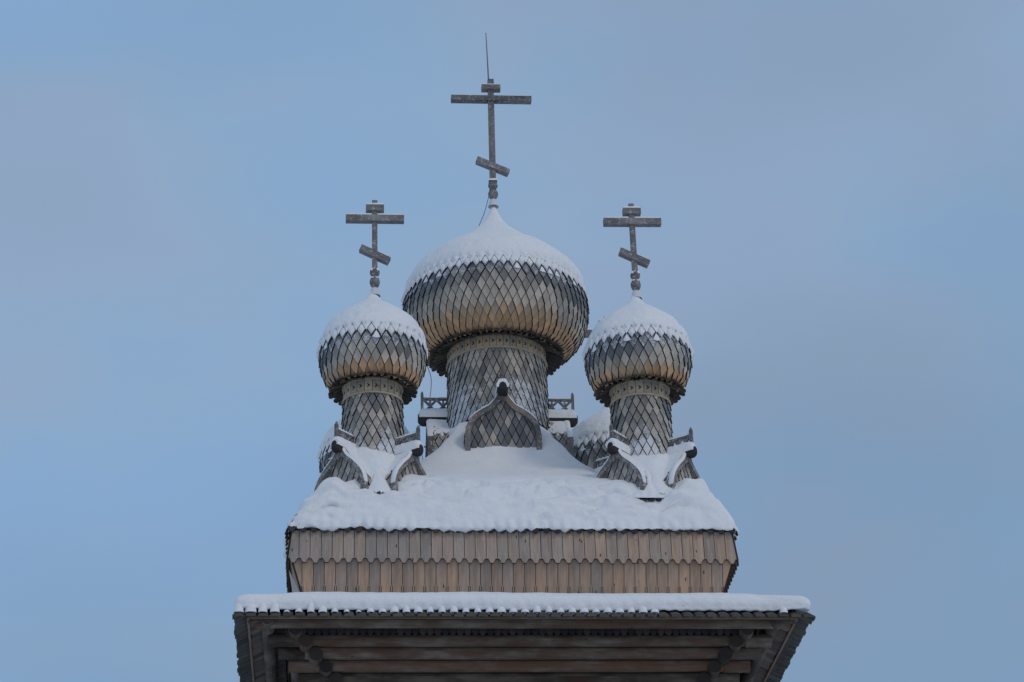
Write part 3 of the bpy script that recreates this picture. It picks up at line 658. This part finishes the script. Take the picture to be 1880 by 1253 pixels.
c0=cap_obj(cs,cs['N'],5.7,False)
for i,(x,y,a) in enumerate(spots):
    c=c0 if i==0 else c0.copy()
    if i: COL.objects.link(c)
    c.location=(x,y,0); c.rotation_euler=(0,0,[.05,.05,.05,.05][i]+[0,2*PI/cs['N']*7,2,3.3][i]); tag(c,caps[i],'snow','snow caps on the onion domes')

# ridge snow: strips on ridge logs, slabs and bargeboards --------------------
def rim_snow(prof,L,x0,big,name):
    mb=MB(); pr=Prof(prof); q=pr.q; n=len(q); h=.032 if big else .055; last=int(n*(.62 if big else .72))
    for sg in(1,-1):
        prev=None
        for i in range(2,last):
            x,z,nr,nz=pr.at(pr.a[i]); f=min(1,(last-i)/6)*(.75+.5*random.random()); k=h*f*max(.25,nz)
            ring=[(L-.14,sg*(x+nr*.018),z+nz*.018),(L-.12,sg*(x+nr*(.02+k)),z+nz*(.02+k)),(L-.055,sg*(x+nr*(.02+k)),z+nz*(.02+k)),(L-.03,sg*(x+nr*.016),z+nz*.016)]
            if prev:
                for j in range(3):
                    a=[prev[j],ring[j],ring[j+1],prev[j+1]]; mb.poly(a if sg>0 else a[::-1],smooth=True)
            prev=ring
    # on the ridge
    zr=q[0,1]-.02; s=1. if big else .8; m=16; hh=.085 if big else .10; prev=None
    for i in range(m+1):
        x=x0+(L+.10-x0)*i/m; e=min(1,(m-i)/2.+.15); b=hh*e*(.85+.3*random.random())
        ring=[(x,y*s,zr+z*s+dz*b) for y,z,dz in((-.10,-.03,.0),(-.11,.03,.35),(-.07,.07,.9),(0,.10,1.),(.07,.07,.9),(.11,.03,.35),(.10,-.03,0))]
        if prev:
            for j in range(6): mb.poly([prev[j],ring[j],ring[j+1],prev[j+1]][::-1],smooth=True)
        prev=ring
    mb.poly(prev)
    # along the comb's top rail
    zc=(q[0,1]+.07+.27+.02) if big else (q[0,1]+.05+.2+.02); prev=None
    for i in range(m+1):
        x=x0+(L+.02-x0)*i/m; b=(.02 if big else .035)*(.6+.7*random.random())
        ring=[(x,-.022,zc),(x,-.012,zc+b),(x,.012,zc+b),(x,.022,zc)]
        if prev:
            for j in range(3): mb.poly([prev[j],ring[j],ring[j+1],prev[j+1]][::-1],smooth=True)
        prev=ring
    return mb.build(name,SNOW,merge=True)
r0=rim_snow(PROFB,1.33,.88,True,'ridge_snow')
rl=['ridge snow on the right hand gable of the central neck','ridge snow behind the thick central neck','ridge snow on the left hand gable of the central neck','thin snow line on the pointed front gable before the central neck']
for k in range(4):
    c=r0 if k==0 else r0.copy()
    if k: COL.objects.link(c)
    c.rotation_euler=(0,0,k*PI/2); tag(c,rl[k],'snow','snow on the central gable ridges')
r1=rim_snow(PROFS,.93,.48,False,'ridge_snow')
where=['left front dome','right front dome','far left dome','far right dome']; dirs={2:'left facing front gable',3:'right facing front gable',0:'right rear gable',1:'left rear gable'}
first=True
for i,(x,y,_) in enumerate(spots):
    for k in range(4):
        c=r1 if first else r1.copy()
        if not first: COL.objects.link(c)
        first=False
        c.location=(x,y,0); c.rotation_euler=(0,0,R(51)+k*PI/2); tag(c,'ridge snow on the %s under the %s'%(dirs[k],where[i]),'snow','snow on the corner gable ridges')

# eaves -------------------------------------------------------------------
EX=.05
def eave_side(side):
    for name,olim,zoff,w,mat in(('eave_boards',4.53,.0,.185,EAVED),('soffit_boards',4.29,-.045,.178,EAVEW)):
        mb=MB(); n=int(2*olim/w); w=2*olim/n
        for i in range(n):
            xc=-olim+(i+.5)*w; hw=w/2-(.02 if zoff==0 else .004); k=random.random(); j=(random.random()-.5)*.05; jz=(random.random()-.5)*.008
            xi=max(abs(xc)-.02,3.2); 
            if xi>olim-.02: continue
            zf=lambda o:14.275+(4.53-o)*.50+zoff+jz; oo=olim+j
            A=[];B=[];U=[]
            arc=[(-1,0),(-.6,.016),(0,.024),(.6,.016),(1,0)] if zoff==0 else [(-1,0),(1,0)]
            top=[(hw*a,dz) for a,dz in arc]; nn=len(top); th=.032
            def sec(o): return [face(side,xc+a,o,zf(o)+dz,EX) for a,dz in top]+[face(side,xc+a*hw,o,zf(o)-th,EX) for a,dz in((1,0),(-1,0))]
            S0=sec(xi);S1=sec(oo); L=oo-xi; ou=random.random()*9; ov=random.random()*9; col=(k,.002+.5*random.random(),.12 if zoff==0 else 0)
            for a in range(len(S0)):
                b=(a+1)%len(S0); mb.poly([S0[a],S1[a],S1[b],S0[b]][::-1],[(ou+a*.05,ov),(ou+a*.05,ov+L),(ou+a*.05+.16,ov+L),(ou+a*.05+.16,ov)][::-1],col)
            mb.poly(S1[::-1],None,col); mb.poly(S0,None,col)
        mb.build(name,mat,church)
    mb=MB(); mb.bar(face(side,-4.29,4.30,14.30,EX),face(side,4.29,4.30,14.30,EX),.035,.03,(0,0,1),(.9,.6,0)); mb.build('eave_batten',EAVEW,church)
    # purlin log under the boards
    mb=MB(); mb.cyl(face(side,-4.2,4.0,14.33,EX),face(side,4.2,4.0,14.33,EX),.10,.10,14,(random.random(),.002,0),wob=.05,segs=16); mb.build('eave_purlin',LOGW,church)
    # toothed valance
    mb=MB(); w=.118; n=int(7.5/w)
    for i in range(n):
        x=-3.75+(i+.5)*w; k=random.random(); hw=w/2-.004
        ol=[(hw,.30),(hw,.038),(hw*.7,.038),(hw*.7,.018),(hw*.4,.018),(hw*.4,0),(-hw*.4,0),(-hw*.4,.018),(-hw*.7,.018),(-hw*.7,.038),(-hw,.038),(-hw,.30)]
        A=[face(side,x+a,3.77,14.20+b,EX) for a,b in ol];B=[face(side,x+a,3.745,14.20+b,EX) for a,b in ol]
        mb.prism(A,B,(k,.002+.2*k,0),ol)
    mb.build('toothed_valance',DARKW,church)
for sd in range(4): eave_side(sd)
# corner hip rafter boards
for sx,sy in((-1,-1),(1,-1),(-1,1),(1,1)):
    mb=MB(); mb.bar((EX+sx*3.3,sy*3.3,14.72),(EX+sx*4.25,sy*4.25,14.30),.16,.12,(0,0,1),(.4,.3,0)); mb.build('hip_rafter',LOGW,church)

# log walls with corbelled top rows ------------------------------------------
rows=[]
a=3.60;z=14.26
for i in range(6): rows.append((a,z)); a-=.16; z-=.158
a+=.16
while z>.05: rows.append((a,z)); z-=.205
for side in range(4):
    mb=MB()
    for i,(a,z) in enumerate(rows):
        odd=side%2; zz=z-(.08 if not odd else 0); out=a-.03
        ex=.34
        if i<8:
            mb.cyl(face(side,-(a-.02),out,zz,EX),face(side,a-.02,out,zz,EX),.110,.104,16,(random.random(),.002+.3*random.random(),0),wob=.06,segs=30)
        else:
            mb.cyl(face(side,-(a+.3),out,zz,EX),face(side,a+.3,out,zz,EX),.118,.112,10,(random.random(),.002+.3*random.random(),0))
    wall=mb.build('log_wall',LOGW,church)
    for i,(a,z) in enumerate(rows[:8]):
        odd=side%2; zz=z-(.08 if not odd else 0); out=a-.03
        for sg in(-1,1):
            m2=MB(); ex=.33 if odd else .40; r=.108 if i%2 else .115
            m2.cyl(face(side,sg*(a-.02),out,zz,EX),face(side,sg*(a+ex),out,zz,EX),r,r*.97,18,(random.random(),.1*random.random()+.002,0),mend=1,wob=.03,segs=3)
            m2.build('log_end',[LOGW,PLANK_END],wall)
# bracket boards under the side eaves
for sx in(-1,1):
    for sy in(-1,1):
        mb=MB(); pts=[(3.86,14.42),(3.70,14.30),(3.52,14.12),(3.38,13.9),(3.27,13.65),(3.2,13.4),(3.12,13.4),(3.16,13.75),(3.24,14.1),(3.4,14.42)]
        A=[(EX+sx*a,sy*2.75,z) for a,z in pts];B=[(EX+sx*a,sy*2.81,z) for a,z in pts]
        mb.prism(A,B,(.9,.2,0),[(z,a) for a,z in pts]); mb.build('bracket_board',EAVEW,church)

# eave snow ---------------------------------------------------------------------
def eave_snow():
    pts=[(3.18,14.98),(3.4,14.98),(3.75,14.90),(4.05,14.80),(4.25,14.735),(4.37,14.64),(4.40,14.54),(4.385,14.46),(4.37,14.40),(4.3,14.43),(4.2,14.48)]
    q=catmull(pts,7); d=np.sqrt((np.diff(q,axis=0)**2).sum(1)); a=np.concatenate([[0],np.cumsum(d)]); m=64; t=np.linspace(0,a[-1],m); hr=np.interp(t,a,q[:,0]); hz=np.interp(t,a,q[:,1]); n=1200
    e=(np.arange(n)/n)*8; k=np.floor(e/2).astype(int); f=e-2*k-1
    X=np.select([k==0,k==1,k==2,k==3],[f,np.ones(n),-f,-np.ones(n)]); Y=np.select([k==0,k==1,k==2,k==3],[-np.ones(n),f,np.ones(n),-f])
    P=np.zeros((m,n,3)); p=40; s=(np.abs(X)**p+np.abs(Y)**p)**(-1/p)
    for i in range(m): P[i,:,0]=EX+hr[i]*X*s; P[i,:,1]=hr[i]*Y*s; P[i,:,2]=hz[i]
    c=np.maximum(np.abs(X),np.abs(Y)); corner=np.minimum(np.abs(X),np.abs(Y))[None,:]
    P[...,2]-=.045*sstep(.80,1.0,corner)*sstep(14.35,14.6,P[...,2])
    cs_=1+.036*sstep(.86,.99,corner)*sstep(14.75,14.6,P[...,2]); P[...,0]=EX+(P[...,0]-EX)*cs_; P[...,1]*=cs_
    nn=np.stack([P[...,0]*.5,P[...,1]*.5,np.full(P.shape[:2],1.2)],-1); nn/=np.linalg.norm(nn,axis=2,keepdims=True)
    D=.03*fbm(P*1.3+5,3)+.012*fbm(P*5+2,3); low=sstep(14.62,14.42,P[...,2])
    side=np.where(np.abs(P[...,1])>np.abs(P[...,0]-EX),P[...,0],P[...,1])
    D+=low*(.010*np.cos(side/.185*2*PI)+.01*fbm(P*12,2))
    P=P+nn*D[...,None]
    o=grid_mesh('tmp',P,SNOW,wrap=True)
    mb=MB()
    n=49
    for sd in range(4):
        for i in range(n):
            x=-4.53+(i+.5)*9.06/n
            if sd==0 and x>2.15 and random.random()<.93: continue
            if sd and random.random()<.5: continue
            hw=.052+.02*random.random(); hh=.06+.05*random.random(); 
            if sd==0 and i in(4,9,10): hh*=.5;hw*=.7
            if sd==0 and i<4: hh*=1.6;hw*=1.25
            if sd==0 and i in(6,7): hh*=1.5
            rings=[]
            for a in range(7):
                ph=a/6*PI/2; rr=math.cos(ph)**.6; zz=14.325+hh*1.12*math.sin(ph)
                rings.append([face(sd,x+hw*rr*math.cos(b),4.455-.01*math.sin(ph)+.065*rr*math.sin(b),zz,EX) for b in [2*PI*g/12 for g in range(12)]])
            for a in range(6):
                for b in range(12): mb.poly([rings[a][b],rings[a][(b+1)%12],rings[a+1][(b+1)%12],rings[a+1][b]],smooth=True)
    pl=mb.build('plugs',SNOW,merge=True)
    import bmesh
    b=bmesh.new(); b.from_mesh(o.data); b.from_mesh(pl.data); bmesh.ops.recalc_face_normals(b,faces=b.faces); me=bpy.data.meshes.new('eave_snow'); b.to_mesh(me); b.free()
    for p in me.polygons: p.use_smooth=True
    me.materials.clear(); me.materials.append(SNOW); bpy.data.objects.remove(o); bpy.data.objects.remove(pl)
    return link('eave_snow',me)
tag(eave_snow(),'long low snow roll lying on the lowest wide eave','snow')

# ground -------------------------------------------------------------------------
n=121; g=np.sign(np.linspace(-1,1,n))*np.abs(np.linspace(-1,1,n))**2.2*600; X,Y=np.meshgrid(g,g,indexing='ij')
Z=.35*fbm(np.stack([X*.05,Y*.05,X*0],-1),4)-.1; Z=np.where(np.hypot(X,Y)<6,-.02,Z)
gr=grid_mesh('ground',np.stack([X,Y,Z],-1),snow_mat('ground_snow',.2)); tag(gr,kind='structure')

# ------------------------------------------------------------------ camera
def setcam():
    pitch,yaw,roll,f=.4453,.0772,-.0242,4531.48
    cp,sp=math.cos(pitch),math.sin(pitch); F=Vector((math.sin(yaw)*cp,math.cos(yaw)*cp,sp)); r=Vector((math.cos(yaw),-math.sin(yaw),0)); u=r.cross(F)
    r2=r*math.cos(roll)+u*math.sin(roll); u2=-r*math.sin(roll)+u*math.cos(roll)
    cam=bpy.data.cameras.new('camera'); co=bpy.data.objects.new('camera',cam); sc.collection.objects.link(co)
    co.matrix_world=Matrix(((r2.x,u2.x,-F.x,-2.8685),(r2.y,u2.y,-F.y,-40.841),(r2.z,u2.z,-F.z,1.6),(0,0,0,1)))
    cam.sensor_width=36; cam.lens=f*36/1880; cam.clip_end=3000; cam.clip_start=.1; sc.camera=co
setcam()

# ------------------------------------------------------------------ light
SUN_EL=R(40); SUN_AZ=R(138)      # azimuth clockwise from +Y: behind the viewer
w=bpy.data.worlds.new('World'); sc.world=w; w.use_nodes=True; nt=w.node_tree; nt.nodes.clear()
out=nt.nodes.new('ShaderNodeOutputWorld'); bg=nt.nodes.new('ShaderNodeBackground'); nt.links.new(bg.outputs[0],out.inputs[0]); bg.inputs[1].default_value=.1
sky=nt.nodes.new('ShaderNodeTexSky'); sky.sky_type='NISHITA'; sky.sun_disc=False; sky.sun_elevation=SUN_EL; sky.sun_rotation=SUN_AZ
tc=N(nt,'ShaderNodeTexCoord'); V=tc.outputs['Generated']; sx=N(nt,'ShaderNodeSeparateXYZ'); nt.links.new(V,sx.inputs[0])
def wn(scale,detail,off,st=(1,1,2.)):
    mp=N(nt,'ShaderNodeMapping'); mp.inputs['Location'].default_value=off; mp.inputs['Scale'].default_value=st; nt.links.new(V,mp.inputs[0])
    n_=N(nt,'ShaderNodeTexNoise'); n_.inputs['Scale'].default_value=scale; n_.inputs['Detail'].default_value=detail; n_.inputs['Roughness'].default_value=.45; nt.links.new(mp.outputs[0],n_.inputs['Vector']); return n_.outputs['Fac']
c1=wn(3.2,3,(1.3,.2,.4)); c2=wn(9.,7,(4.,1.,2.))
cf=mth(nt,'ADD',mth(nt,'MULTIPLY',c1,.62),mth(nt,'MULTIPLY',c2,.38))
def blob(az,el,r0,r1):
    # soft cloud bank centred on a compass direction
    d_=(math.sin(R(az))*math.cos(R(el)),math.cos(R(az))*math.cos(R(el)),math.sin(R(el)))
    nv=N(nt,'ShaderNodeVectorMath',operation='NORMALIZE'); nt.links.new(V,nv.inputs[0]); dt=N(nt,'ShaderNodeVectorMath',operation='DOT_PRODUCT'); nt.links.new(nv.outputs[0],dt.inputs[0]); dt.inputs[1].default_value=d_
    mr=N(nt,'ShaderNodeMapRange'); mr.interpolation_type='SMOOTHSTEP'; nt.links.new(mth(nt,'ADD',dt.outputs['Value'],mth(nt,'MULTIPLY',mth(nt,'SUBTRACT',c2,.5),.012)),mr.inputs[0]); mr.inputs[1].default_value=math.cos(R(r1)); mr.inputs[2].default_value=math.cos(R(r0)); return mr.outputs[0]
cf=mth(nt,'ADD',cf,mth(nt,'MULTIPLY',blob(10.5,28,1,10),.10)); cf=mth(nt,'ADD',cf,mth(nt,'MULTIPLY',blob(-6.5,27,0,6.5),.07)); cf=mth(nt,'SUBTRACT',cf,mth(nt,'MULTIPLY',blob(-.5,30.5,0,5),.07)); cf=mth(nt,'SUBTRACT',cf,.02)
# thin cloud: grey-lavender veil over a clear cold blue
cl=ramp(nt,cf,[(.34,(.242,.402,.635)),(.45,(.262,.408,.605)),(.55,(.288,.402,.572)),(.68,(.268,.38,.53))])
big_=wn(2.1,2,(7.,3.,5.)); dk=mth(nt,'ADD',.83,mth(nt,'MULTIPLY',ramp(nt,big_,[(.38,(0,0,0)),(.6,(1,1,1))]),.19)); dv=N(nt,'ShaderNodeVectorMath',operation='SCALE'); nt.links.new(cl,dv.inputs[0]); nt.links.new(dk,dv.inputs['Scale']); cl=dv.outputs[0]
# paler, warmer sky low behind the viewer
back=mth(nt,'MULTIPLY',mth(nt,'MAXIMUM',mth(nt,'MULTIPLY',sx.outputs[1],-1.),0.),mth(nt,'SUBTRACT',1.,mth(nt,'MAXIMUM',sx.outputs[2],0.)))
cl=mixc(nt,mth(nt,'MINIMUM',mth(nt,'MULTIPLY',back,1.2),.9),cl,(.47,.47,.50))
cl10=N(nt,'ShaderNodeVectorMath',operation='SCALE'); cl10.inputs['Scale'].default_value=10.; nt.links.new(cl,cl10.inputs[0])
fin=mixc(nt,.9,sky.outputs[0],cl10.outputs[0]); nt.links.new(fin,bg.inputs[0])
sl=bpy.data.lights.new('sun','SUN'); sl.energy=.55; sl.angle=R(12); sl.color=(1,.88,.74); so=bpy.data.objects.new('sun',sl); sc.collection.objects.link(so)
d=Vector((math.sin(SUN_AZ)*math.cos(SUN_EL),math.cos(SUN_AZ)*math.cos(SUN_EL),math.sin(SUN_EL))); so.rotation_euler=d.to_track_quat('Z','Y').to_euler(); so.location=d*60
sc.view_settings.view_transform='Standard'; sc.view_settings.look='None'; sc.view_settings.exposure=0; sc.view_settings.gamma=1
